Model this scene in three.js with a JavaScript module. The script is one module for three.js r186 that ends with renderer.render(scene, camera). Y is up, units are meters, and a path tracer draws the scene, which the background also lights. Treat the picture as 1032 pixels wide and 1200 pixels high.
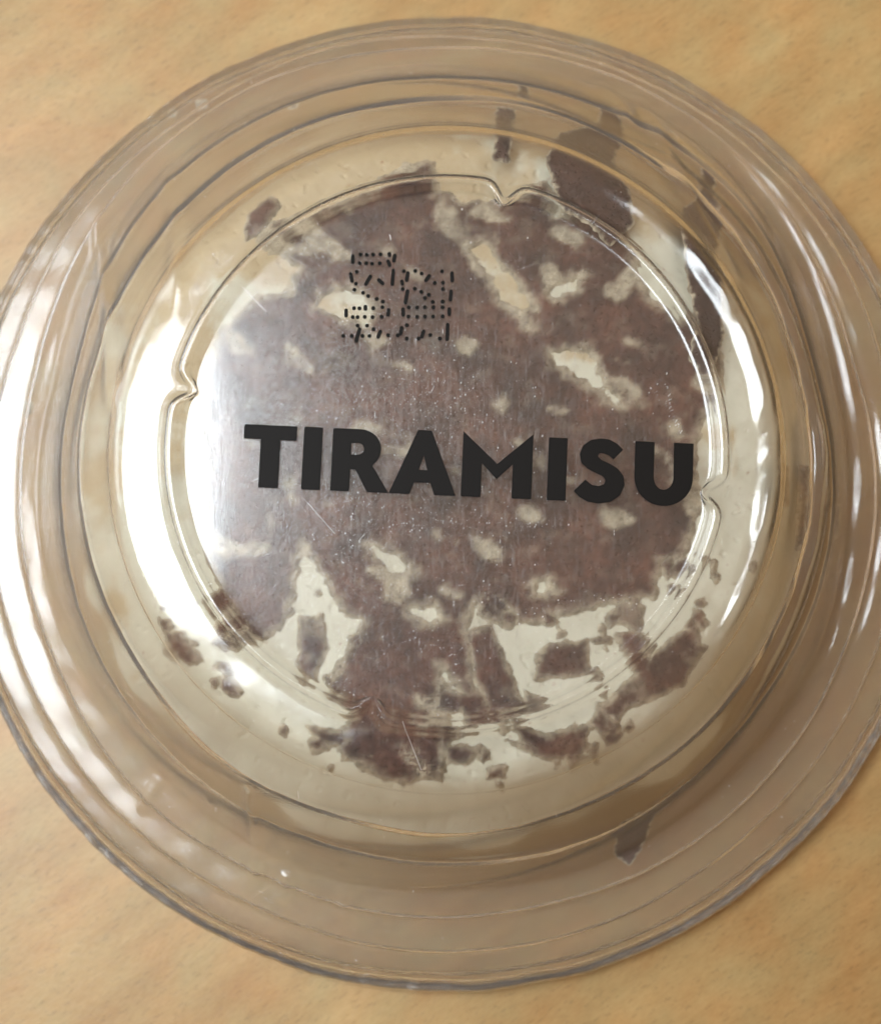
import * as THREE from 'three';
import { RoundedBoxGeometry } from 'three/addons/geometries/RoundedBoxGeometry.js';
import { mergeVertices } from 'three/addons/utils/BufferGeometryUtils.js';
import { createNoise2D } from 'simplex-noise';

// ---------------------------------------------------------------- camera, room light, exposure
const MM = 0.001;
const scene = new THREE.Scene();
const LOOK = new THREE.Vector3(-0.5 * MM, 0, 2.2 * MM), DIST = 170 * MM, TILT = THREE.MathUtils.degToRad(7.5);
const camera = new THREE.PerspectiveCamera(2 * THREE.MathUtils.radToDeg(Math.atan(50 / 170)), 880 / 1024, 0.02, 10);
camera.position.set(LOOK.x, Math.cos(TILT) * DIST, LOOK.z + Math.sin(TILT) * DIST);
camera.up.set(0, 0, -1);
camera.lookAt(LOOK);
camera.focus = 0.146;
camera.userData.fStop = 34;
scene.add(camera);

scene.background = new THREE.Color().setRGB(0.64, 0.44, 0.28);      // the even warm glow of the room
const LAMP = { at: new THREE.Vector3(-0.225, 0.54, -0.055), size: 0.25, power: 20 }, ADDED_WINDOW = { at: new THREE.Vector3(-1.0, 0.5, -0.35), wide: 0.7, tall: 0.6, power: 4.5 };
const glow = new THREE.RectAreaLight(new THREE.Color().setRGB(0.9, 0.98, 1.04), LAMP.power, LAMP.size, LAMP.size);
glow.position.copy(LAMP.at).multiplyScalar(0.98);
glow.lookAt(0, 0, 0);
scene.add(glow);
const addedDaylight = new THREE.RectAreaLight(new THREE.Color().setRGB(0.82, 0.92, 1), ADDED_WINDOW.power, ADDED_WINDOW.wide, ADDED_WINDOW.tall);  // side light added to put glints on the steps
addedDaylight.position.copy(ADDED_WINDOW.at).setX(ADDED_WINDOW.at.x + 0.02);
addedDaylight.lookAt(0, ADDED_WINDOW.at.y, ADDED_WINDOW.at.z);
scene.add(addedDaylight);

const renderer = new THREE.WebGLRenderer({ antialias: true });
renderer.toneMapping = THREE.LinearToneMapping;
renderer.toneMappingExposure = 0.93;
renderer.shadowMap.enabled = true;

// ---------------------------------------------------------------- helpers
function rng(seed) { let s = seed | 0; return () => { s = (s + 0x6d2b79f5) | 0; let t = Math.imul(s ^ (s >>> 15), 1 | s); t = (t + Math.imul(t ^ (t >>> 7), 61 | t)) ^ t; return ((t ^ (t >>> 14)) >>> 0) / 4294967296; }; }
const noise = createNoise2D(rng(11)), noiseB = createNoise2D(rng(29));
const fbm = (x, y, n = 4) => { let s = 0, a = 0.5; for (let i = 0; i < n; i++) { s += a * noise(x, y); x = x * 2.03 + 7.1; y = y * 2.03 - 3.7; a *= 0.5; } return s; };
const clamp = THREE.MathUtils.clamp, lerp = THREE.MathUtils.lerp, smooth = THREE.MathUtils.smoothstep;
const taken = new Map();
function numbered(name) { const n = taken.get(name) ?? 0; taken.set(name, n + 1); return n ? name + '_' + String(n).padStart(3, '0') : name; }
function thing(name, label, category) { const o = new THREE.Group(); o.name = numbered(name); o.userData = { label, category }; scene.add(o); return o; }
function part(name, geometry, material, parent) { const m = new THREE.Mesh(geometry, material); m.name = numbered(name); m.castShadow = m.receiveShadow = true; parent.add(m); return m; }
function texture(w, h, fill, { srgb = false, repeat = true } = {}) {
  const d = new Uint8Array(w * h * 4);
  for (let y = 0; y < h; y++) for (let x = 0; x < w; x++) { const c = fill(x / w, y / h, x, y), i = (y * w + x) * 4; d[i] = clamp(c[0], 0, 1) * 255; d[i + 1] = clamp(c[1], 0, 1) * 255; d[i + 2] = clamp(c[2], 0, 1) * 255; d[i + 3] = 255; }
  const t = new THREE.DataTexture(d, w, h); t.magFilter = THREE.LinearFilter; t.wrapS = t.wrapT = repeat ? THREE.RepeatWrapping : THREE.ClampToEdgeWrapping;
  if (srgb) t.colorSpace = THREE.SRGBColorSpace; t.needsUpdate = true; return t;
}
function canvasTexture(size, draw, srgb = false) {
  const c = document.createElement('canvas'); c.width = c.height = size; draw(c.getContext('2d'), size);
  const t = new THREE.CanvasTexture(c); t.wrapS = t.wrapT = THREE.RepeatWrapping; if (srgb) t.colorSpace = THREE.SRGBColorSpace; return t;
}
function planarUV(g, metres) { const p = g.attributes.position, uv = new Float32Array(p.count * 2); for (let i = 0; i < p.count; i++) { uv[2 * i] = p.getX(i) / metres + 0.5; uv[2 * i + 1] = 0.5 - p.getZ(i) / metres; } g.setAttribute('uv', new THREE.BufferAttribute(uv, 2)); return g; }

// ---------------------------------------------------------------- table
const WOOD = 0.16;
const along = (u, v) => { const x = u * 8, y = v * 8; return [x * 0.82 + y * 0.57, x * 0.57 - y * 0.82]; };
const woodMap = texture(1024, 1024, (u, v) => {
  const [a, b] = along(u, v), broad = fbm(a * 0.8, b * 1.1, 3), band = fbm(a * 0.8 + 40, b * 5.5, 4), fine = fbm(a * 13, b * 48 + 9, 4), fleck = smooth(fbm(a * 8, b * 34 + 50, 3), 0.22, 0.6), warm = fbm(a * 2 + 70, b * 2.4, 3);
  const t = 0.5 + 0.42 * broad + 0.42 * band + 0.36 * fine, k = 1 - 0.1 * fleck;
  return [lerp(0.555, 0.64, t) * k + 0.016 * warm, lerp(0.444, 0.533, t) * k - 0.02 * warm, lerp(0.272, 0.352, t) * k - 0.03 * warm];
}, { srgb: true });
const woodBump = texture(512, 512, (u, v) => { const [a, b] = along(u, v), h = 0.5 + 0.4 * fbm(a * 13, b * 48, 3); return [h, h, h]; });
const wood = new THREE.MeshPhysicalMaterial({ name: 'beech', map: woodMap, bumpMap: woodBump, bumpScale: 0.00003, roughness: 0.42 });
const table = new THREE.Mesh(planarUV(new RoundedBoxGeometry(0.9, 0.024, 0.8, 3, 0.003), WOOD), wood);
table.name = 'table_top'; table.position.y = -0.012; table.receiveShadow = true;
table.userData = { kind: 'structure', label: 'light beech wood table top under the clear dessert tub', category: 'table' };
scene.add(table);

// ---------------------------------------------------------------- the lamp and the phone, outside the frame, whose light, shade and reflection the tub shows
const lamp = thing('desk_lamp', 'white desk lamp with a square light panel, left of the tub', 'desk lamp');
const white = new THREE.MeshStandardMaterial({ color: 0xe6e6e3, roughness: 0.5 });
const head = part('lamp_head', new RoundedBoxGeometry(LAMP.size + 0.03, LAMP.size + 0.03, 0.024, 3, 0.006), white, lamp);
head.position.copy(LAMP.at).multiplyScalar(1.03); head.lookAt(0, 0, 0);
const diffuser = part('lamp_diffuser', new THREE.BoxGeometry(LAMP.size, LAMP.size, 0.004), new THREE.MeshStandardMaterial({ color: 0xffffff, emissive: new THREE.Color().setRGB(0.93, 0.97, 1), emissiveIntensity: 1.5 }), lamp);
diffuser.position.copy(LAMP.at).multiplyScalar(1.0); diffuser.lookAt(0, 0, 0);
part('lamp_base', new THREE.CylinderGeometry(0.07, 0.075, 0.018, 48), white, lamp).position.set(-0.36, 0.009, -0.3);
part('lamp_arm', new THREE.TubeGeometry(new THREE.CatmullRomCurve3([new THREE.Vector3(-0.36, 0.015, -0.3), new THREE.Vector3(-0.38, 0.35, -0.3), new THREE.Vector3(-0.36, 0.56, -0.24), LAMP.at.clone().multiplyScalar(1.05)]), 40, 0.008, 12), white, lamp);

const addedWin = thing('window', 'unseen white framed panes added beyond the left end of the table for glints', 'window');  // unseen panes and their light, added to make the plastic glint
addedWin.position.copy(ADDED_WINDOW.at);
part('added_pane', new THREE.BoxGeometry(0.006, ADDED_WINDOW.tall, ADDED_WINDOW.wide), new THREE.MeshStandardMaterial({ color: 0xffffff, emissive: new THREE.Color().setRGB(0.82, 0.92, 1), emissiveIntensity: 1.2 }), addedWin);
for (const z of [-1, 1]) part('added_jamb', new RoundedBoxGeometry(0.05, ADDED_WINDOW.tall + 0.1, 0.05, 2, 0.005), white, addedWin).position.set(0, 0, z * (ADDED_WINDOW.wide / 2 + 0.025));
for (const y of [-1, 1]) part('added_rail', new RoundedBoxGeometry(0.05, 0.048, ADDED_WINDOW.wide, 2, 0.005), white, addedWin).position.set(0, y * (ADDED_WINDOW.tall / 2 + 0.024), 0);
part('added_mullion', new RoundedBoxGeometry(0.06, ADDED_WINDOW.tall, 0.035, 2, 0.005), white, addedWin).position.set(0.012, 0, 0.02);

const phone = thing('smartphone', 'dark smartphone held above the tub to take the picture', 'smartphone');
phone.position.copy(camera.position); phone.quaternion.copy(camera.quaternion);
const caseDark = new THREE.MeshPhysicalMaterial({ color: 0x17181a, roughness: 0.35 });
part('phone_body', new RoundedBoxGeometry(0.074, 0.156, 0.008, 4, 0.0038), caseDark, phone).position.set(-0.006, -0.066, 0.0065);
part('phone_lens', new THREE.CylinderGeometry(0.006, 0.006, 0.001, 40).rotateX(Math.PI / 2), new THREE.MeshPhysicalMaterial({ color: 0x050507, roughness: 0.08 }), phone).position.set(0, 0, 0.0017);

// ---------------------------------------------------------------- the tub: stepped clear plastic shell (millimetres, turned round the y axis)
const CORNERS = [[0, 24.2], [8, 24.2], [16, 24.2], [21.7, 24.2], [22.3, 24.25], [22.7, 24.75], [23.2, 24.95], [23.7, 24.75], [24.1, 24.2], [25.0, 24.12], [26.2, 23.97], [27.4, 23.72], [28.1, 23.4], [28.7, 22.8], [29.4, 21.6],
  [30.6, 19.6], [31.6, 18.0], [31.9, 17.6], [32.3, 17.4], [32.6, 16.9], [33.5, 15.1], [34.7, 12.8], [35.0, 12.4], [35.3, 12.2], [35.6, 11.7], [36.6, 9.4], [37.6, 7.3], [38.1, 6.4], [38.6, 6.1], [39.4, 5.98], [40.4, 5.8], [40.65, 5.7], [40.75, 5.25],
  [41.0, 5.12], [42.2, 5.05], [43.3, 4.98], [43.55, 4.88], [43.65, 4.4], [43.9, 4.28], [44.9, 4.2], [45.6, 4.12], [45.85, 3.9], [46.0, 3.4], [46.3, 3.2], [46.9, 3.05], [47.4, 2.6], [47.7, 1.4], [47.7, 0.45]];
function chaikin(p, times) { for (let k = 0; k < times; k++) { const q = [p[0]]; for (let i = 0; i < p.length - 1; i++) { const [a, b] = [p[i], p[i + 1]]; q.push([lerp(a[0], b[0], 0.25), lerp(a[1], b[1], 0.25)], [lerp(a[0], b[0], 0.75), lerp(a[1], b[1], 0.75)]); } q.push(p[p.length - 1]); p = q; } return p; }
const outer = chaikin(CORNERS, 2), THICK = 0.4;
const inner = outer.map((p, i) => {
  const a = outer[Math.max(0, i - 1)], b = outer[Math.min(outer.length - 1, i + 1)], dx = b[0] - a[0], dy = b[1] - a[1], l = Math.hypot(dx, dy);
  const t = THICK + 0.6 * smooth(p[0], 46.2, 47.2); return i === 0 ? [0, p[1] - THICK] : [Math.max(0, p[0] + (dy / l) * t), Math.max(0.45, p[1] - (dx / l) * t)];
});
const lip = [[47.6, 0.12], [47.2, 0.04], [46.8, 0.12]];
const profile = [...outer, ...lip, ...inner.reverse().slice(1)];
const DEG = Math.PI / 180, turnFrom = (a, b) => Math.atan2(Math.sin(a - b), Math.cos(a - b));
// angles run from +x (right of the picture) towards +z (the near side)
const NOTCH = [-77, 10, 106, 193].map((d) => d * DEG);
// dents pressed into the thin wall: a line in plan, its depth and half width
const CREASE = [[[[-31.8, -23.9], [-30.7, -18.5], [-29.6, -12.7], [-28.5, -4.6]], 0.32, 0.75], [[[-24.7, -27.9], [-23.4, -20.6], [-22.6, -10.2]], 0.2, 0.8], [[[17.3, -34.4], [19.4, -27.4], [22.1, -21.2], [24.7, -15.5]], 0.3, 0.7], [[[13.9, -35.9], [16.0, -31.5]], 0.3, 0.6],
  [[[-16.9, 28.7], [-17.5, 36.8]], 0.35, 0.5], [[[-21.5, 30.6], [-22.1, 33.3]], 0.25, 0.4], [[[-14.6, 36.8], [-14.9, 38.7]], 0.3, 0.4], [[[-26.6, 28], [-28, 30.5]], 0.25, 0.35], [[[-9.2, 36.1], [-9.3, 40.3]], 0.2, 0.4], [[[32.9, -3.2], [34, 3.3]], 0.15, 0.5]];
function toLine(line, x, z) { let best = 1e9; for (let i = 1; i < line.length; i++) { const [ax, az] = line[i - 1], dx = line[i][0] - ax, dz = line[i][1] - az, t = clamp(((x - ax) * dx + (z - az) * dz) / (dx * dx + dz * dz), 0, 1); best = Math.min(best, Math.hypot(x - ax - t * dx, z - az - t * dz)); } return best; }
function bend(r, h, a) {
  let dr = 0, dh = 0;
  const bead = Math.exp(-(((r - 23.2) / 1.0) ** 2));
  for (const n of NOTCH) dr -= 1.5 * bead * Math.exp(-((turnFrom(a, n) / 0.042) ** 2));
  const c = Math.cos(a), s = Math.sin(a), wall = smooth(r, 27, 33) * (1 - 0.7 * smooth(r, 44, 46.5));
  dr += wall * 0.3 * noise(c * 1.1 + r * 0.24, s * 1.1 + 5) + wall * 0.03 * noise(c * 7 + 3, s * 7 + r * 0.12);
  if (r > 24.5) for (const [line, deep, wide] of CREASE) { const k = deep * Math.exp(-((toLine(line, r * c, r * s) / wide) ** 2)) * smooth(r, 24.5, 27); dh += k; dr += 0.5 * k * smooth(r, 28, 30); }
  // on the far side the wall leans out further than on the near side
  dr += 3.6 * smooth(-s, 0.2, 0.85) * (r < 38.6 ? clamp((r - 29.4) / 9.2, 0, 1) : clamp((45.6 - r) / 7, 0, 1));
  const right = smooth(Math.cos(a + 0.2 + 0.25 * noise(r * 0.3, 8)), 0.62, 0.96) * (0.9 + 0.35 * noise(c * 5, s * 5 + r * 0.2));
  // on the right the shoulder and the steps have warped into low ramps that face inwards
  for (const [r0, r1, r2, up] of [[25.9, 27.2, 28.3, 0.72], [32.3, 33.1, 34.3, 1.3], [38.4, 39.3, 40.1, 0.42], [40.9, 41.8, 42.6, 0.3]]) dh += right * up * clamp((r - r0) / (r1 - r0), 0, 1) * (1 - smooth(r, r1, r2));
  const flat = smooth(r, 38.5, 39.5) + 1.0 * smooth(r, 24, 25) * (1 - smooth(r, 28, 29));
  dh -= 0.22 * smooth(-r * c, 18.4, 23.6) * (1 - smooth(r, 25, 28)) * (1 - smooth(Math.abs(r * s - 2 + 2 * noise(r * c * 0.2, 3)), 5, 14));
  dh += flat * (0.03 * noise(c * 5 + r * 0.1, s * 5) + 0.03 * noise(r * c * 0.19, r * s * 0.19 + 9) + 0.006 * noise(r * c * 0.9, r * s * 0.9 + 40));
  dr += wall * (0.012 * noise(c * 16, s * 16 + r * 0.2));
  const rim = smooth(r, 45, 46.5);
  dr += rim * (0.05 * noise(c * 26, s * 26) + 0.1 * noise(c * 4 + 9, s * 4));
  dh += rim * 0.08 * (1 + noise(c * 31 + 4, s * 31));
  dh += (1 - smooth(r, 24, 29)) * lerp(0.012, 0.1, smooth(r, 20, 24)) * noise(r * c * 0.045 + 2, r * s * 0.045);
  return [r + dr * Math.min(1, r / 6), h + dh];
}
const TURNS = 540;
function shellGeometries(cuts) {
  const n = profile.length, pos = new Float32Array(n * (TURNS + 1) * 3), uv = new Float32Array(n * (TURNS + 1) * 2), quads = [];
  for (let i = 0; i < n; i++) for (let j = 0; j <= TURNS; j++) {
    const a = ((j % TURNS) / TURNS) * 2 * Math.PI, [r, h] = bend(profile[i][0], profile[i][1], a), k = i * (TURNS + 1) + j;
    pos.set([r * Math.cos(a) * MM, h * MM, r * Math.sin(a) * MM], 3 * k);
    uv.set([r * Math.cos(a) / 96 + 0.5, 0.5 - r * Math.sin(a) / 96], 2 * k);
  }
  const all = [];
  for (let i = 0; i < n - 1; i++) for (let j = 0; j < TURNS; j++) { const a = i * (TURNS + 1) + j, b = a + 1, c = a + TURNS + 1, d = c + 1, m = 0.5 * (profile[i][0] + profile[i + 1][0]); if (i > 0) all.push([m, a, b, c]); if (i < n - 2) all.push([m, b, d, c]); }
  const whole = new THREE.BufferGeometry(); whole.setAttribute('position', new THREE.BufferAttribute(pos, 3)); whole.setIndex(all.flatMap((t) => t.slice(1))); whole.computeVertexNormals();
  const nrm = whole.attributes.normal;
  for (let i = 0; i < n; i++) { const a = i * (TURNS + 1), b = a + TURNS, v = new THREE.Vector3().fromBufferAttribute(nrm, a).add(new THREE.Vector3().fromBufferAttribute(nrm, b)).normalize(); nrm.setXYZ(a, v.x, v.y, v.z); nrm.setXYZ(b, v.x, v.y, v.z); if (profile[i][0] === 0) for (let j = 0; j <= TURNS; j++) nrm.setXYZ(a + j, 0, i === 0 ? 1 : -1, 0); }
  return cuts.map(([lo, hi]) => {
    const map = new Map(), p = [], q = [], t = [], idx = [];
    for (const [m, ...tri] of all) if (m >= lo && m < hi) for (const v of tri) { if (!map.has(v)) { map.set(v, p.length / 3); p.push(pos[3 * v], pos[3 * v + 1], pos[3 * v + 2]); q.push(nrm.getX(v), nrm.getY(v), nrm.getZ(v)); t.push(uv[2 * v], uv[2 * v + 1]); } idx.push(map.get(v)); }
    const g = new THREE.BufferGeometry(); g.setAttribute('position', new THREE.Float32BufferAttribute(p, 3)); g.setAttribute('normal', new THREE.Float32BufferAttribute(q, 3)); g.setAttribute('uv', new THREE.Float32BufferAttribute(t, 2)); g.setIndex(idx); return g;
  });
}
// fine grain of the moulded plastic and hair scratches
const grain = texture(1024, 1024, (() => { const r = rng(5); return (u, v) => { const h = 0.5 + 0.3 * noise(u * 130, v * 130) + 0.25 * noiseB(u * 260, v * 260) + 0.12 * (r() - 0.5); return [h, h, h]; }; })());
grain.repeat.set(3.2, 3.2);
// red: how clear the plastic is, green: how rough; hair scratches, dust and a few dried smears (x, z in millimetres on the disc)
const wearMap = canvasTexture(2048, (g, s) => {
  const r = rng(77), at = (v) => (v / 96 + 0.5) * s; g.fillStyle = 'rgb(255,34,0)'; g.fillRect(0, 0, s, s); g.lineCap = 'round';
  const hair = (x, y, a, l, k, w) => { g.strokeStyle = `rgba(${232 - 90 * k},${85 + 120 * k},0,${0.16 + 0.5 * k})`; g.lineWidth = w; g.beginPath(); g.moveTo(x, y); g.quadraticCurveTo(x + Math.cos(a) * l * 0.5 + 3 * (r() - 0.5), y + Math.sin(a) * l * 0.5, x + Math.cos(a) * l, y + Math.sin(a) * l); g.stroke(); };
  const near = (cx, cz, sd) => { const q = sd * Math.sqrt(-2 * Math.log(1 - 0.9995 * r())), a = r() * 6.2832; return [at(cx + q * Math.cos(a)), at(cz + q * Math.sin(a))]; };
  const dust = (x, y, k, q) => { g.fillStyle = `rgba(${235 - 120 * k},${110 + 140 * k},0,${0.3 + 0.6 * k})`; g.beginPath(); g.arc(x, y, q, 0, 7); g.fill(); };
  // the raised disc is rubbed dull by fine upright scuffs, thickest in the middle and towards the left
  for (const [cx, cz, sd, n] of [[-2, -6, 8, 5200], [6, 3, 7, 3000], [-14, 2, 5.5, 3600], [-3, 14, 6, 1500]]) for (let i = 0; i < n; i++) { const [x, y] = near(cx, cz, sd); hair(x, y, Math.PI / 2 + 0.1 * (r() - 0.5), 3 + 34 * r() * r(), 0.5 * r() * r(), 0.4 + 0.6 * r()); }
  for (let i = 0; i < 130; i++) { const [x, y] = near(-4, 2, 12); hair(x, y, r() * 7, 5 + 45 * r() * r(), r() * r(), 0.4 + 0.7 * r()); }
  for (let i = 0; i < 60; i++) { const a = r() * 6.283, q = 26 + 20 * r(); hair(at(q * Math.cos(a)), at(q * Math.sin(a)), a + Math.PI / 2 + 0.8 * (r() - 0.5), 4 + 22 * r() * r(), 0.7 * r(), 0.4 + 0.6 * r()); }
  for (let i = 0; i < 5000; i++) { const [x, y] = near(-6, 3, 12); dust(x, y, r() * r() * r(), 0.4 + 0.8 * r() * r()); }
  for (let i = 0; i < 1500; i++) dust(r() * s, r() * s, r() * r(), 0.4 + 0.7 * r() * r());
  const smear = (line, wide, n) => { for (let i = 0; i < n * 0.5; i++) { const t = r() * (line.length - 1), k = Math.min(line.length - 2, Math.floor(t)), f = t - k, q = Math.sqrt(-2 * Math.log(1 - r() * 0.999)), a = r() * 6.283; dust(at(lerp(line[k][0], line[k + 1][0], f) + wide * q * Math.cos(a)), at(lerp(line[k][1], line[k + 1][1], f) + wide * q * Math.sin(a)), 0.1 + 0.5 * r() * r(), 0.4 + 0.8 * r() * r()); } };
  smear([[17.2, -5.2], [18.0, -6.0], [18.7, -5.2], [18.9, -4.2], [18.2, -3.8], [17.7, -4.6], [17.2, -5.2]], 0.12, 260);
  smear([[18.6, -4.2], [19.0, -3.0], [19.5, -1.9], [19.6, -1.2]], 0.14, 240);
  smear([[-8.3, 15.0], [-8.6, 18.0], [-8.0, 20.6], [-6.2, 22.2], [-5.0, 22.7]], 0.35, 420);
  smear([[0.2, 15.8], [0.8, 18.2], [0.4, 20.6], [-0.8, 22.2]], 0.4, 300);
  smear([[-3.2, 15.2], [-2.2, 16.6], [-0.6, 16.9]], 0.25, 160);
  smear([[-4.6, 6.5], [0, 6.3], [5, 6.2], [9, 6.4]], 0.4, 520);
  smear([[6.6, 13.9], [10, 13.0], [14, 12.7], [15.6, 13.3]], 0.35, 420);
  smear([[-5, -4], [-1, -3.6], [3, -3.9]], 1.6, 500);
  smear([[-14, 8], [-10, 12], [-5, 10], [2, 12]], 2.6, 900);
  hair(at(-11.6), at(4.6), 0.85, 75, 0.7, 1.0); hair(at(-12.6), at(-10.6), 0.95, 70, 0.5, 1.0); hair(at(-3.6), at(22.8), 1.2, 90, 0.6, 1.0); hair(at(-17.3), at(-13.9), 0.8, 60, 0.7, 1.2);
});
const clear = { transmission: 0.992, thickness: 0.0004, ior: 1.5, roughness: 1, roughnessMap: wearMap, transmissionMap: wearMap, bumpMap: grain, bumpScale: 0.000006 };
const plastic = new THREE.MeshPhysicalMaterial({ name: 'clear_plastic', color: 0xffffff, ...clear }), milkySheen = new THREE.MeshPhysicalMaterial({ name: 'milky_sheen_plastic', color: 0xffffff, ...clear, transmission: 0.975, ior: 1.42 });  // whitish haze painted in for the bright reflections on wall and rim
const tub = thing('dessert_tub', 'round clear plastic dessert tub with stepped sides and TIRAMISU printed in black', 'dessert tub');
const [discG, wallG, rimG] = shellGeometries([[-1, 28.65], [28.65, 45.3], [45.3, 99]]);
part('raised_disc', discG, plastic, tub); part('stepped_wall', wallG, milkySheen, tub); part('rolled_rim', rimG, milkySheen, tub);

// black print just under the disc
const inkMap = texture(256, 256, (u, v) => { const k = 1 + 2.2 * smooth(noiseB(u * 70, v * 40), 0.75, 0.95) + 0.5 * fbm(u * 20, v * 90, 3), c = 0.28 * k; return [c, c * 0.97, c * 0.95]; });
const ink = new THREE.MeshPhysicalMaterial({ name: 'black_ink', map: inkMap, color: 0x1e1b19, roughness: 0.55, specularIntensity: 0.25 });
const poly = (pts, holes = []) => { const s = new THREE.Shape(pts.map(([x, y]) => new THREE.Vector2(x, y))); for (const h of holes) s.holes.push(new THREE.Path(h.map(([x, y]) => new THREE.Vector2(x, y)))); return s; };
const arc = (cx, cy, rx, ry, a0, a1, n = 20) => Array.from({ length: n + 1 }, (_, i) => { const a = (a0 + (a1 - a0) * (i / n)) * DEG; return [cx + rx * Math.cos(a), cy + ry * Math.sin(a)]; });
const bar = (x0, x1) => poly([[x0, 0], [x1, 0], [x1, 74], [x0, 74]]);
const LETTERS = [
  [poly([[0, 57], [20, 57], [20, 0], [43, 0], [43, 57], [62, 57], [62, 74], [0, 74]])],
  [bar(70, 92)],
  [poly([[104, 0], [126, 0], [126, 26], [132, 26], [147, 0], [172, 0], [152, 31], ...arc(136, 50.5, 25, 23.5, -48, 90), [104, 74]], [[[126, 57], ...arc(134, 50.5, 7, 7, 90, -90, 10), [126, 43.5]]])],
  [poly([[172, 0], [203, 76], [219, 76], [250, 0], [225, 0], [220, 14], [201, 14], [196, 0]], [[[206, 29], [216, 29], [211, 46]]])],
  [poly([[256, 0], [279, 0], [279, 40], [297, 22], [315, 40], [315, 0], [338, 0], [338, 77], [297, 40], [256, 77]])],
  [bar(356, 378)],
  [poly([[443, 63], [436, 70], [427, 74.5], [417, 75.5], [405, 73], [396, 66], [392.5, 56], [394.5, 46], [402, 39], [412, 34.5], [420, 31], [423.5, 26.5], [422, 21.5], [416, 19], [408, 20], [400, 26], [387, 12], [394, 5], [404, 0], [416, -1.5], [430, 1], [441, 9], [446, 21], [444.5, 32], [437, 41], [427, 46.5], [418, 50], [414, 54], [415.5, 57.5], [420, 58], [427, 55.5], [432, 51]])],
  [poly([[457, 74], ...arc(491, 32, 34, 33, 180, 360, 30), [525, 74], [502, 74], ...arc(491, 33, 11.5, 15, 360, 180, 16), [479.5, 74]])],
];
const PRINT_Y = 24.31, PX = 0.0719;
const place = (g) => { g.rotateX(-Math.PI / 2); g.scale(PX * MM, PX * MM, PX * MM); return g; };
for (const shapes of LETTERS) {
  const g = place(new THREE.ExtrudeGeometry(shapes, { depth: 0.8, bevelEnabled: false, curveSegments: 8 }));
  g.rotateY(-2.53 * DEG); g.translate(-17.2 * MM, (PRINT_Y - 0.08) * MM, 3.25 * MM);
  part('printed_letter', g, ink, tub);
}
// the ink-jet code: rows of [x, y, (dx, dy)] in its own small units; a pair of ends makes a dash
const CODE = [[194, 183, 194, 226], [245, 173], [287, 175], [329, 174], [378, 172], [437, 168, 440, 178], [474, 180, 468, 216], [240, 233], [284, 233], [322, 236], [374, 233], [430, 220, 440, 246],
  [220, 292], [180, 306, 190, 356], [312, 324, 282, 376], [368, 348, 394, 372], [466, 282, 456, 330, 458, 376], [535, 288], [562, 300, 554, 350], [522, 358, 526, 374], [611, 286], [654, 304], [704, 320, 682, 350], [790, 288], [856, 300, 858, 352], [741, 368], [796, 366],
  [216, 373], [206, 415], [264, 436], [298, 458], [355, 478], [396, 496], [528, 410], [560, 424, 546, 502], [608, 408], [652, 429], [702, 450], [676, 472], [796, 410], [850, 426, 846, 482],
  [204, 541], [240, 542], [280, 530, 280, 546], [332, 541], [393, 534], [434, 552, 430, 586], [152, 556, 152, 592], [530, 548, 532, 586], [568, 536], [624, 537], [676, 535], [732, 536], [728, 498], [794, 496], [794, 535], [838, 548, 838, 582],
  [196, 602], [228, 602], [276, 600], [328, 602], [388, 600], [566, 598], [624, 600], [676, 598], [730, 598], [794, 597],
  [228, 660], [292, 660], [335, 684], [556, 657], [134, 730], [190, 730], [242, 684, 220, 764], [262, 730], [308, 730], [380, 700, 366, 736], [432, 725], [496, 726], [522, 676, 514, 716], [556, 748], [634, 748], [668, 698, 656, 734], [712, 724], [776, 748], [828, 654, 824, 752]];
const CPX = 0.01274, dots = rng(3);
function blob(pts, r) {
  const n = 14, out = [], a = pts[0], b = pts[pts.length - 1], dx = b[0] - a[0], dy = b[1] - a[1], base = Math.atan2(dy, dx);
  for (let i = 0; i <= n; i++) { const t = base - Math.PI / 2 + (i / n) * Math.PI, k = r * (1 + 0.14 * (dots() - 0.5)); out.push([b[0] + Math.cos(t) * k, b[1] + Math.sin(t) * k]); }
  for (let i = 0; i <= n; i++) { const t = base + Math.PI / 2 + (i / n) * Math.PI, k = r * (1 + 0.14 * (dots() - 0.5)); out.push([a[0] + Math.cos(t) * k, a[1] + Math.sin(t) * k]); }
  return out;
}
for (const d of CODE) {
  const pts = []; for (let i = 0; i < d.length; i += 2) pts.push([d[i], -d[i + 1]]);
  const g = new THREE.ExtrudeGeometry(poly(blob(pts, d.length > 2 ? 12.5 : 13.5)), { depth: 5, bevelEnabled: false });
  g.rotateX(-Math.PI / 2); g.scale(CPX * MM, CPX * MM, CPX * MM); g.translate(-10.43 * MM, (PRINT_Y - 0.08) * MM, -18.95 * MM);
  part('ink_dot', g, ink, tub);
}

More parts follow.
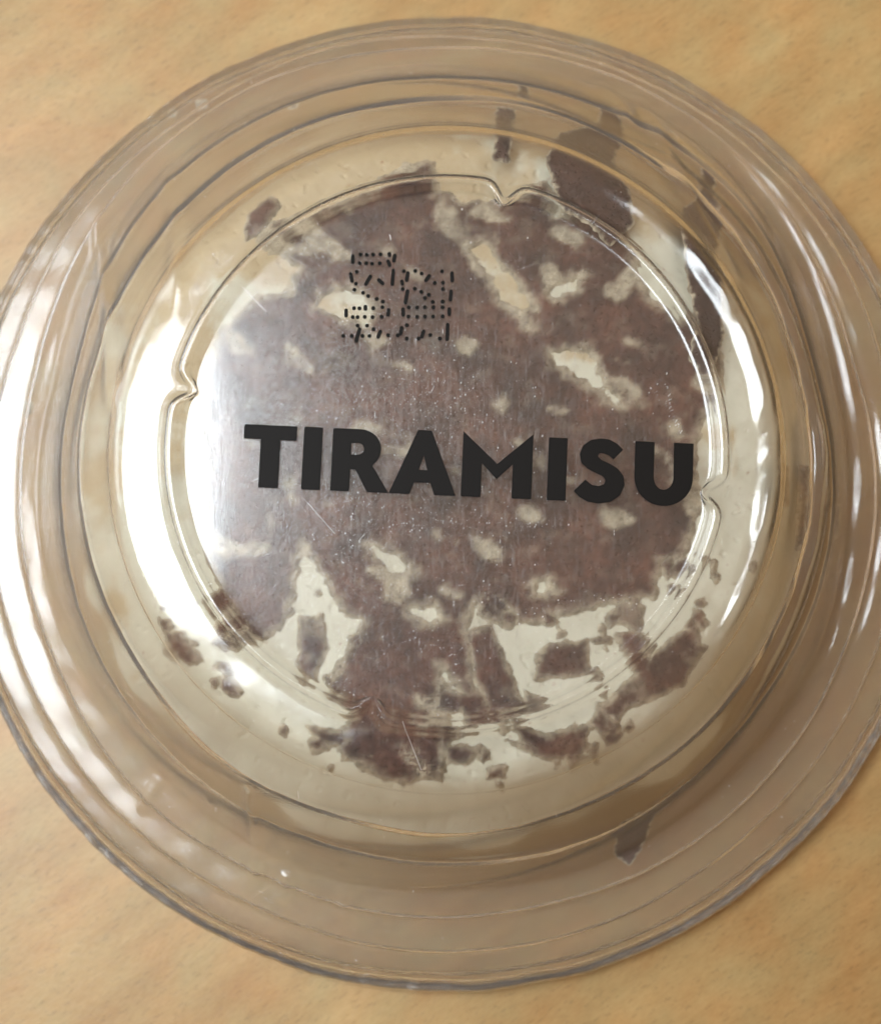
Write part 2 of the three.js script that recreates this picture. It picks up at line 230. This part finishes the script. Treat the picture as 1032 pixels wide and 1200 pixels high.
// ---------------------------------------------------------------- the dessert inside
const edge = (a) => { const c = Math.cos(a), s = Math.sin(a); return 33.2 + 1.0 * noise(c * 1.3 + 3, s * 1.3) + 0.6 * noise(c * 4, s * 4 + 8); };
function creamTop(x, z) {
  const r = Math.hypot(x, z), e = edge(Math.atan2(z, x)), t = r / e;
  const crown = 21.6 + 0.35 * fbm(x * 0.09, z * 0.09, 3) + 0.12 * fbm(x * 0.5, z * 0.5, 2);
  const flat = 26.5 / e;
  return t < flat ? crown : crown - (crown - 11.5) * ((t - flat) / (1 - flat)) ** 1.6;
}
const dessert = thing('tiramisu', 'cream dessert with brown cocoa patches showing inside the clear tub', 'dessert');
const creamMap = texture(1024, 1024, (u, v) => {                        // white cream; beige patches paint in the warm, dimmer light of the far side
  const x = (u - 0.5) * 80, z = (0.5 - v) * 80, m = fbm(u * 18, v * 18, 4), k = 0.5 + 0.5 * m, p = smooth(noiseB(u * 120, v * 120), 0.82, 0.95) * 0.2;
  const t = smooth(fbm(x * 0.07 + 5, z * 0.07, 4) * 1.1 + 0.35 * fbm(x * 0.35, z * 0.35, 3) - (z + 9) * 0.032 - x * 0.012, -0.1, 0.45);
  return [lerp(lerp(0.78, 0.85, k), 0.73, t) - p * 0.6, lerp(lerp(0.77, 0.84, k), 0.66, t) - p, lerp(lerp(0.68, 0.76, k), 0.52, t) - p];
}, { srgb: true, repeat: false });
const creamBump = texture(512, 512, (u, v) => { const h = 0.55 + 0.4 * fbm(u * 26, v * 26, 4) - 0.5 * smooth(noiseB(u * 55, v * 55), 0.6, 0.85); return [h, h, h]; });
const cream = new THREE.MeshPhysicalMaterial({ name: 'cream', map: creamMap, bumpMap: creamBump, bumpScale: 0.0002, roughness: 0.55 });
{
  const rings = 70, turns = 260, p = [], idx = [];
  for (let i = 0; i <= rings; i++) for (let j = 0; j < turns; j++) {
    const a = (j / turns) * 2 * Math.PI, e = edge(a), t = i / 60, r = t <= 1 ? t * e : e + 0.25 * Math.sin((t - 1) * 19), y = t <= 1 ? creamTop(r * Math.cos(a), r * Math.sin(a)) : lerp(11.5, 0.75, (i - 60) / (rings - 60));
    p.push(r * Math.cos(a) * MM, y * MM, r * Math.sin(a) * MM);
  }
  for (let i = 0; i < rings; i++) for (let j = 0; j < turns; j++) { const a = i * turns + j, b = i * turns + ((j + 1) % turns), c = a + turns, d = b + turns; if (i) idx.push(a, b, c); idx.push(b, d, c); }
  let g = new THREE.BufferGeometry(); g.setAttribute('position', new THREE.Float32BufferAttribute(p, 3)); g.setIndex(idx); g.computeVertexNormals();
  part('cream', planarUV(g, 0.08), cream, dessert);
}
const cocoaMap = texture(1024, 1024, (u, v) => { const k = clamp(0.74 + 0.35 * fbm(u * 22, v * 22, 4) + 0.2 * noiseB(u * 170, v * 170), 0.3, 1); return [k, k * 0.985, k * 0.97]; });
const cocoa = new THREE.MeshPhysicalMaterial({ name: 'cocoa', vertexColors: true, map: cocoaMap, bumpMap: creamBump, bumpScale: 0.0002, roughness: 0.85 });
const COCOA_DARK = [0.045, 0.019, 0.011], COCOA_PALE = [0.16, 0.064, 0.036], CREAM = [0.6, 0.53, 0.38];
// the inner face of the stepped wall, on which some cocoa has dried
const faceCache = new Map();
function wallFace(x, z) {
  const key = Math.round(x * 1e4) + ',' + Math.round(z * 1e4); if (faceCache.has(key)) return faceCache.get(key);
  const r = Math.hypot(x, z), a = Math.atan2(z, x); let last = null, best = 3;
  for (const p of inner) { if (Math.abs(p[0] - r) > 5) continue; const q = bend(p[0], p[1], a); if (last && (last[0] - r) * (q[0] - r) <= 0 && last[0] !== q[0]) best = Math.max(best, lerp(last[1], q[1], (r - last[0]) / (q[0] - last[0]))); last = q; }
  best -= 0.3; faceCache.set(key, best); return best;
}

function distance(pts, x, z) {                                        // signed, positive inside
  let best = 1e9, inside = false;
  for (let i = 0, j = pts.length - 1; i < pts.length; j = i++) {
    const [ax, az] = pts[j], [bx, bz] = pts[i], dx = bx - ax, dz = bz - az, t = clamp(((x - ax) * dx + (z - az) * dz) / (dx * dx + dz * dz), 0, 1);
    best = Math.min(best, Math.hypot(x - ax - t * dx, z - az - t * dz));
    if ((bz > z) !== (az > z) && x < ((ax - bx) * (z - bz)) / (az - bz) + bx) inside = !inside;
  }
  return inside ? best : -best;
}
function patchGeometry(pts, holes, { thick = 0.35, rough = 0.5, cell = 0.28, tone = 1, mottle = 1, fade = 1.2, face = creamTop } = {}) {
  const xs = pts.map((p) => p[0]), zs = pts.map((p) => p[1]), x0 = Math.min(...xs) - 1, z0 = Math.min(...zs) - 1, nx = Math.ceil((Math.max(...xs) + 1 - x0) / cell), nz = Math.ceil((Math.max(...zs) + 1 - z0) / cell), F = [];
  for (let j = 0; j <= nz; j++) for (let i = 0; i <= nx; i++) {
    const x = x0 + i * cell, z = z0 + j * cell; let f = distance(pts, x, z);
    for (const h of holes) f = Math.min(f, -distance(h, x, z));
    F.push(f + 0.25 + rough * fbm(x * 0.55, z * 0.55, 4));
  }
  const pos = [], col = [], emit = (a) => { const [x, z] = a, f = Math.max(0, a[2]), y = face(x, z) - 0.12 + (thick + 0.12) * (1 - (1 - Math.min(1, f / 0.6)) ** 2); pos.push(x * MM, y * MM, z * MM);
    const pale = mottle * Math.max(0.85 * smooth(fbm(x * 0.1 + z * 0.06 + 31, z * 0.17 - x * 0.08, 2) + 0.2 * fbm(x * 0.55, z * 0.55, 3) + 0.16 * smooth(Math.hypot(x, z), 11, 24), 0.3, 0.56), 0.14 * smooth(fbm(x * 0.25 + 3, z * 0.35, 4), 0.05, 0.6)), k = smooth(f + 0.3 * fbm(x * 1.3, z * 1.3, 2), -0.05, fade) * (1 - pale), m = clamp(0.5 + 0.9 * fbm(x * 0.13 + 9, z * 0.13, 4), 0, 1);
    for (let c = 0; c < 3; c++) col.push(lerp(CREAM[c], tone * lerp(COCOA_DARK[c], COCOA_PALE[c], m), k)); };
  const at = (i, j) => [x0 + i * cell, z0 + j * cell, F[j * (nx + 1) + i]];
  for (let j = 0; j < nz; j++) for (let i = 0; i < nx; i++) for (const tri of [[at(i, j), at(i, j + 1), at(i + 1, j)], [at(i + 1, j), at(i, j + 1), at(i + 1, j + 1)]]) {
    const out = [];
    tri.forEach((a, k) => { const b = tri[(k + 1) % 3]; if (a[2] >= 0) out.push(a); if ((a[2] >= 0) !== (b[2] >= 0)) { const t = a[2] / (a[2] - b[2]); out.push([lerp(a[0], b[0], t), lerp(a[1], b[1], t), 0]); } });
    for (let k = 1; k < out.length - 1; k++) { emit(out[0]); emit(out[k]); emit(out[k + 1]); }
  }
  let g = new THREE.BufferGeometry(); g.setAttribute('position', new THREE.Float32BufferAttribute(pos, 3)); g.setAttribute('color', new THREE.Float32BufferAttribute(col, 3)); g = mergeVertices(g, 1e-6); g.computeVertexNormals();
  return planarUV(g, 0.03);
}
const MAIN = [[-19.57, -10.32], [-16.51, -13.58], [-13.92, -14.11], [-12.69, -16.17], [-14.93, -17.55], [-16.58, -18.69], [-15.27, -20.46], [-12.88, -20.46], [-10.28, -21.77], [-6.18, -23.54], [-3.57, -25.56], [-0.95, -25.87], [-0.8, -23.31], [1.67, -22.15], [5.77, -22.31], [8.78, -24.09], [9.5, -21.0], [12.49, -21.38], [14.86, -20.46], [16.74, -16.17], [17.59, -13.58], [20.52, -11.61], [22.63, -13.58], [23.56, -8.44], [23.04, -4.68], [21.21, -0.95], [21.53, 4.96], [20.14, 9.0], [18.1, 9.36], [17.77, 12.28], [15.88, 12.64], [12.83, 13.15], [9.56, 13.87], [6.3, 14.81], [4.86, 13.15], [2.69, 12.64], [1.6, 14.81], [2.39, 16.62], [2.09, 19.49], [3.74, 20.93], [4.45, 23.07], [2.66, 22.5], [0.51, 19.49], [-0.57, 18.06], [0.15, 22.35], [-0.21, 26.97], [-3.79, 28.18], [-6.65, 26.97], [-9.17, 25.2], [-8.11, 22.35], [-9.93, 19.49], [-9.01, 18.06], [-7.08, 14.45], [-8.9, 13.36], [-10.0, 11.55], [-11.48, 9.0], [-12.21, 7.9], [-12.89, 12.28], [-13.59, 14.81], [-16.1, 16.26], [-18.31, 13.73], [-20.19, 9.36], [-20.78, 4.96], [-21.11, -0.95], [-20.83, -6.18]];
const GAPS = [
  [[1.88, -18.16], [3.89, -18.46], [4.26, -16.78], [6.11, -14.87], [7.57, -12.59], [6.61, -12.21], [4.61, -13.35], [3.88, -15.25]],
  [[8.7, -14.11], [10.56, -15.1], [11.68, -15.64], [11.07, -14.11], [9.29, -13.58]],
  [[9.02, -8.81], [12.35, -9.04], [13.06, -6.93], [14.15, -5.43], [15.09, -3.93], [13.41, -5.06], [11.95, -6.18], [9.38, -7.68]],
  [[-10.95, -13.73], [-8.37, -14.64], [-6.13, -12.97], [-6.86, -11.08], [-9.46, -12.06], [-11.17, -12.82]],
  [[-6.76, 7.9], [-4.21, 8.78], [-2.75, 10.09], [-4.93, 10.24]],
  [[-3.11, 13.36], [-0.93, 13.15], [-0.21, 14.09], [-2.02, 14.6]],
  [[7.63, 10.97], [8.5, 10.82], [8.85, 11.84], [7.76, 12.06]],
];
part('cocoa_layer', patchGeometry(MAIN, GAPS, { rough: 0.55 }), cocoa, dessert);
const PATCHES = [
  [[7.58, 17.19], [9.03, 16.18], [11.78, 16.04], [12.04, 18.78], [9.88, 18.99], [7.42, 19.28]],
  [[-12.37, 14.09], [-10.49, 13.87], [-9.96, 16.62], [-11.02, 19.49], [-12.32, 18.78]],
  [[4.95, 24.35], [8.39, 24.63], [10.7, 22.93], [11.97, 24.63], [10.96, 25.63], [9.09, 26.05], [6.95, 25.2]],
  [[1.81, 15.32], [3.11, 17.34], [4.83, 19.49], [7.55, 21.78], [5.54, 22.21], [3.09, 22.5], [3.39, 19.49], [2.1, 18.06]],
  [[14.86, 12.64], [16.59, 13.15], [16.41, 15.53], [15.34, 15.03], [14.26, 14.31]],
  [[17.84, 16.62], [21.13, 14.45], [21.29, 17.34], [19.95, 19.85], [17.78, 20.57], [15.24, 21.64], [14.29, 22.71], [12.72, 21.78], [14.91, 19.49]],
  [[12.73, 21.28], [14.29, 22.93], [14.13, 24.35], [13.06, 23.42]],
  [[3.36, 26.62], [4.94, 26.48], [4.93, 27.47], [3.5, 27.47]],
  [[-17.32, -21.07], [-15.39, -22.86], [-14.48, -21.69], [-15.95, -19.37], [-17.44, -18.6]],
[[1.6, 15.3], [3.8, 14.8], [5.5, 18.8], [6.4, 21.1], [4.1, 22.2], [2.4, 19.5]],
[[2.7, 9.0], [4.5, 8.7], [5.6, 11.6], [4.7, 14.8], [2.7, 13.7]],
[[15.3, 12.3], [16.3, 11.9], [16.7, 15.2], [15.8, 15.8]],
[[14.8, 16.8], [16.0, 16.5], [15.8, 17.2]],
[[-3.2, 19.5], [-1.7, 18.8], [1.6, 20.6], [1.2, 22.0], [-1.6, 22.2]],
[[0.5, 16.3], [1.6, 15.9], [1.8, 17.4]],
[[-0.2, 20.9], [0.6, 20.6], [0.9, 22.2], [-0.1, 22.1]],
[[-4.2, 23.8], [-0.2, 23.9], [-0.4, 27.7], [-6.6, 26.6], [-6.8, 24.1]],
[[-11.7, 23.1], [-7.4, 23.6], [-7.4, 25.2], [-10.9, 24.3]],
[[5.5, 22.7], [8.4, 23.8], [12.0, 23.1], [11.2, 25.6], [8.4, 26.0], [6.1, 24.5]],
[[17.1, 17.4], [20.0, 16.3], [19.6, 18.8], [17.4, 19.5]],
[[20.0, 15.2], [21.1, 15.0], [20.8, 17.4], [19.9, 17.7]],
[[12.0, 18.8], [12.7, 18.4], [13.1, 19.5]],
[[4.5, 13.7], [5.6, 13.2], [6.4, 14.3], [5.0, 14.8]],
[[9.4, 25.2], [11.9, 25.9], [10.5, 26.6]],
[[-8.1, 15.6], [-6.0, 14.8], [-6.7, 18.8], [-8.0, 18.8]],
];
const WALL_SMEARS_AND_SHADOWS = [
  [[8.8, -25.3], [9.0, -25.8], [9.2, -26.4], [9.5, -27.0], [9.8, -28.1], [10.1, -28.9], [10.4, -29.2], [10.7, -29.4], [11.0, -29.6], [11.4, -29.8], [11.7, -30.0], [12.1, -30.2], [12.6, -30.4], [13.0, -30.5], [13.4, -30.7], [13.8, -31.0], [14.0, -31.7], [14.1, -32.3], [14.3, -33.0], [14.5, -33.6], [14.6, -34.2], [14.9, -34.1], [15.2, -34.0], [15.4, -34.0], [15.7, -33.9], [16.0, -33.8], [16.0, -33.3], [16.0, -32.6], [16.0, -31.8], [16.0, -31.1], [16.0, -30.4], [15.6, -29.4], [15.4, -28.8], [15.1, -28.0], [14.8, -27.2], [14.5, -26.4], [14.7, -25.6], [14.9, -24.6], [15.1, -23.9], [15.4, -23.3], [15.7, -22.7], [15.7, -22.1], [15.7, -21.5], [15.7, -20.9], [15.8, -20.3], [15.8, -19.8], [15.4, -19.4], [15.1, -19.0], [14.8, -18.7], [14.4, -18.3], [14.1, -18.0], [13.7, -18.3], [13.3, -18.7], [13.0, -19.0], [12.6, -19.4], [12.3, -19.7], [11.8, -20.0], [11.4, -20.2], [10.9, -20.5], [10.5, -20.7], [10.1, -21.0], [9.9, -21.5], [9.8, -21.9], [9.6, -22.4], [9.5, -22.8], [9.4, -23.3], [9.3, -23.7], [9.1, -24.1], [9.0, -24.5], [8.9, -24.9]],
  [[4.7, -32.1], [5.0, -32.0], [5.3, -31.9], [5.6, -31.9], [6.0, -31.8], [5.8, -29.9], [5.5, -27.8], [5.4, -26.5], [5.3, -25.4], [5.0, -25.4], [4.7, -25.5], [4.5, -25.5], [4.2, -25.6], [4.3, -26.7], [4.4, -28.0], [4.5, -30.1]],
  [[23.9, -28.6], [24.1, -28.5], [24.3, -28.4], [24.5, -28.3], [24.7, -28.2], [24.9, -28.1], [24.8, -27.5], [24.6, -26.8], [24.4, -26.0], [24.2, -25.2], [24.0, -24.4], [24.2, -23.9], [24.3, -23.5], [24.5, -23.0], [24.6, -22.6], [24.8, -22.1], [24.5, -21.5], [24.2, -20.8], [23.9, -20.0], [23.6, -19.2], [23.3, -18.5], [23.2, -17.4], [23.2, -16.4], [23.2, -15.5], [23.3, -14.7], [23.4, -14.0], [23.4, -13.1], [23.4, -12.3], [23.4, -11.4], [23.5, -10.6], [23.5, -9.8], [23.2, -9.1], [22.9, -8.4], [22.7, -7.7], [22.4, -7.1], [22.1, -6.4], [21.9, -6.7], [21.6, -7.0], [21.4, -7.3], [21.1, -7.6], [20.8, -7.9], [21.0, -8.5], [21.1, -9.1], [21.2, -9.7], [21.4, -10.3], [21.5, -10.9], [21.4, -11.6], [21.2, -12.4], [21.1, -13.1], [21.0, -13.9], [20.8, -14.6], [20.8, -15.2], [20.7, -15.9], [20.6, -16.5], [20.6, -17.1], [20.5, -17.7], [20.5, -18.4], [20.4, -19.0], [20.5, -19.8], [20.6, -20.7], [20.7, -21.6], [21.0, -22.1], [21.4, -22.5], [21.8, -23.0], [22.2, -23.5], [22.5, -23.9], [22.7, -24.6], [23.0, -25.7], [23.3, -26.7], [23.7, -27.7]],
  [[15.5, 31.4], [16.1, 31.1], [16.8, 30.8], [17.4, 30.6], [18.0, 30.3], [18.7, 30.0], [18.5, 30.7], [18.4, 31.4], [18.3, 32.0], [18.2, 32.7], [18.0, 33.4], [17.8, 33.9], [17.6, 34.3], [17.3, 34.7], [17.1, 35.2], [16.8, 35.6], [16.5, 35.3], [16.3, 35.0], [16.0, 34.8], [15.7, 34.5], [15.4, 34.2], [15.4, 33.6], [15.4, 33.0], [15.4, 32.5], [15.4, 31.9]],
  [[6.9, -36.9], [7.6, -36.8], [7.3, -33.7], [6.8, -34.0]],
  [[28.2, 1.4], [28.7, 1.1], [29.0, 4.2], [28.3, 4.4]],  // this and the next two: shadow of side lettering, painted as dim marks
  [[30.6, 0.6], [31.6, 0.5], [31.3, 7.4], [30.3, 7.6]],
  [[35.0, 3.3], [35.9, 2.9], [35.8, 5.4], [34.7, 6.2]],
  [[-24.4, -38.1], [-23.7, -38.3], [-23.6, -37.3], [-24.2, -37.2]],
  [[-14.6, -35.3], [-13.9, -35.3], [-13.9, -34.1], [-14.4, -34.1]],
  [[-40.4, -7.8], [-39.5, -7.6], [-39.6, -6.8], [-40.3, -6.9]],
  [[-27.2, -37.3], [-26.7, -37.4], [-26.7, -36.8], [-27.1, -36.9]],
];
for (const [i, p] of WALL_SMEARS_AND_SHADOWS.entries()) part('cocoa_or_shadow_mark', patchGeometry(p, [], { tone: i < 5 ? 0.5 : 1.3, rough: i < 4 ? 0.3 : 0.14, cell: 0.16, mottle: i < 5 ? 0 : 0.4, fade: i < 5 ? 0.35 : 1.1, thick: 0.1, face: wallFace }), cocoa, dessert);
const chip = rng(41);
for (let i = 0; i < 95; i++) {                                        // crumbs and shards scattered through the near side of the cream
  const a = (20 + 140 * chip()) * DEG, q = 13 + 15.5 * Math.sqrt(chip()), cx = q * Math.cos(a), cz = q * Math.sin(a), n = 3 + Math.floor(chip() * 3), size = 0.3 + 1.0 * chip() ** 2.8, turn = chip() * 7, long = 1 + 1.4 * chip();
  PATCHES.push(Array.from({ length: n }, (_, k) => { const t = (k / n) * 6.283, w = size * (0.7 + 0.6 * chip()), px = w * long * Math.cos(t), pz = w * Math.sin(t); return [cx + px * Math.cos(turn) - pz * Math.sin(turn), cz + px * Math.sin(turn) + pz * Math.cos(turn)]; }));
}
for (const p of PATCHES) part('cocoa_patch', patchGeometry(p, [], { rough: 0.35, cell: 0.2, mottle: 0.35, fade: 0.85 }), cocoa, dessert);

renderer.render(scene, camera);
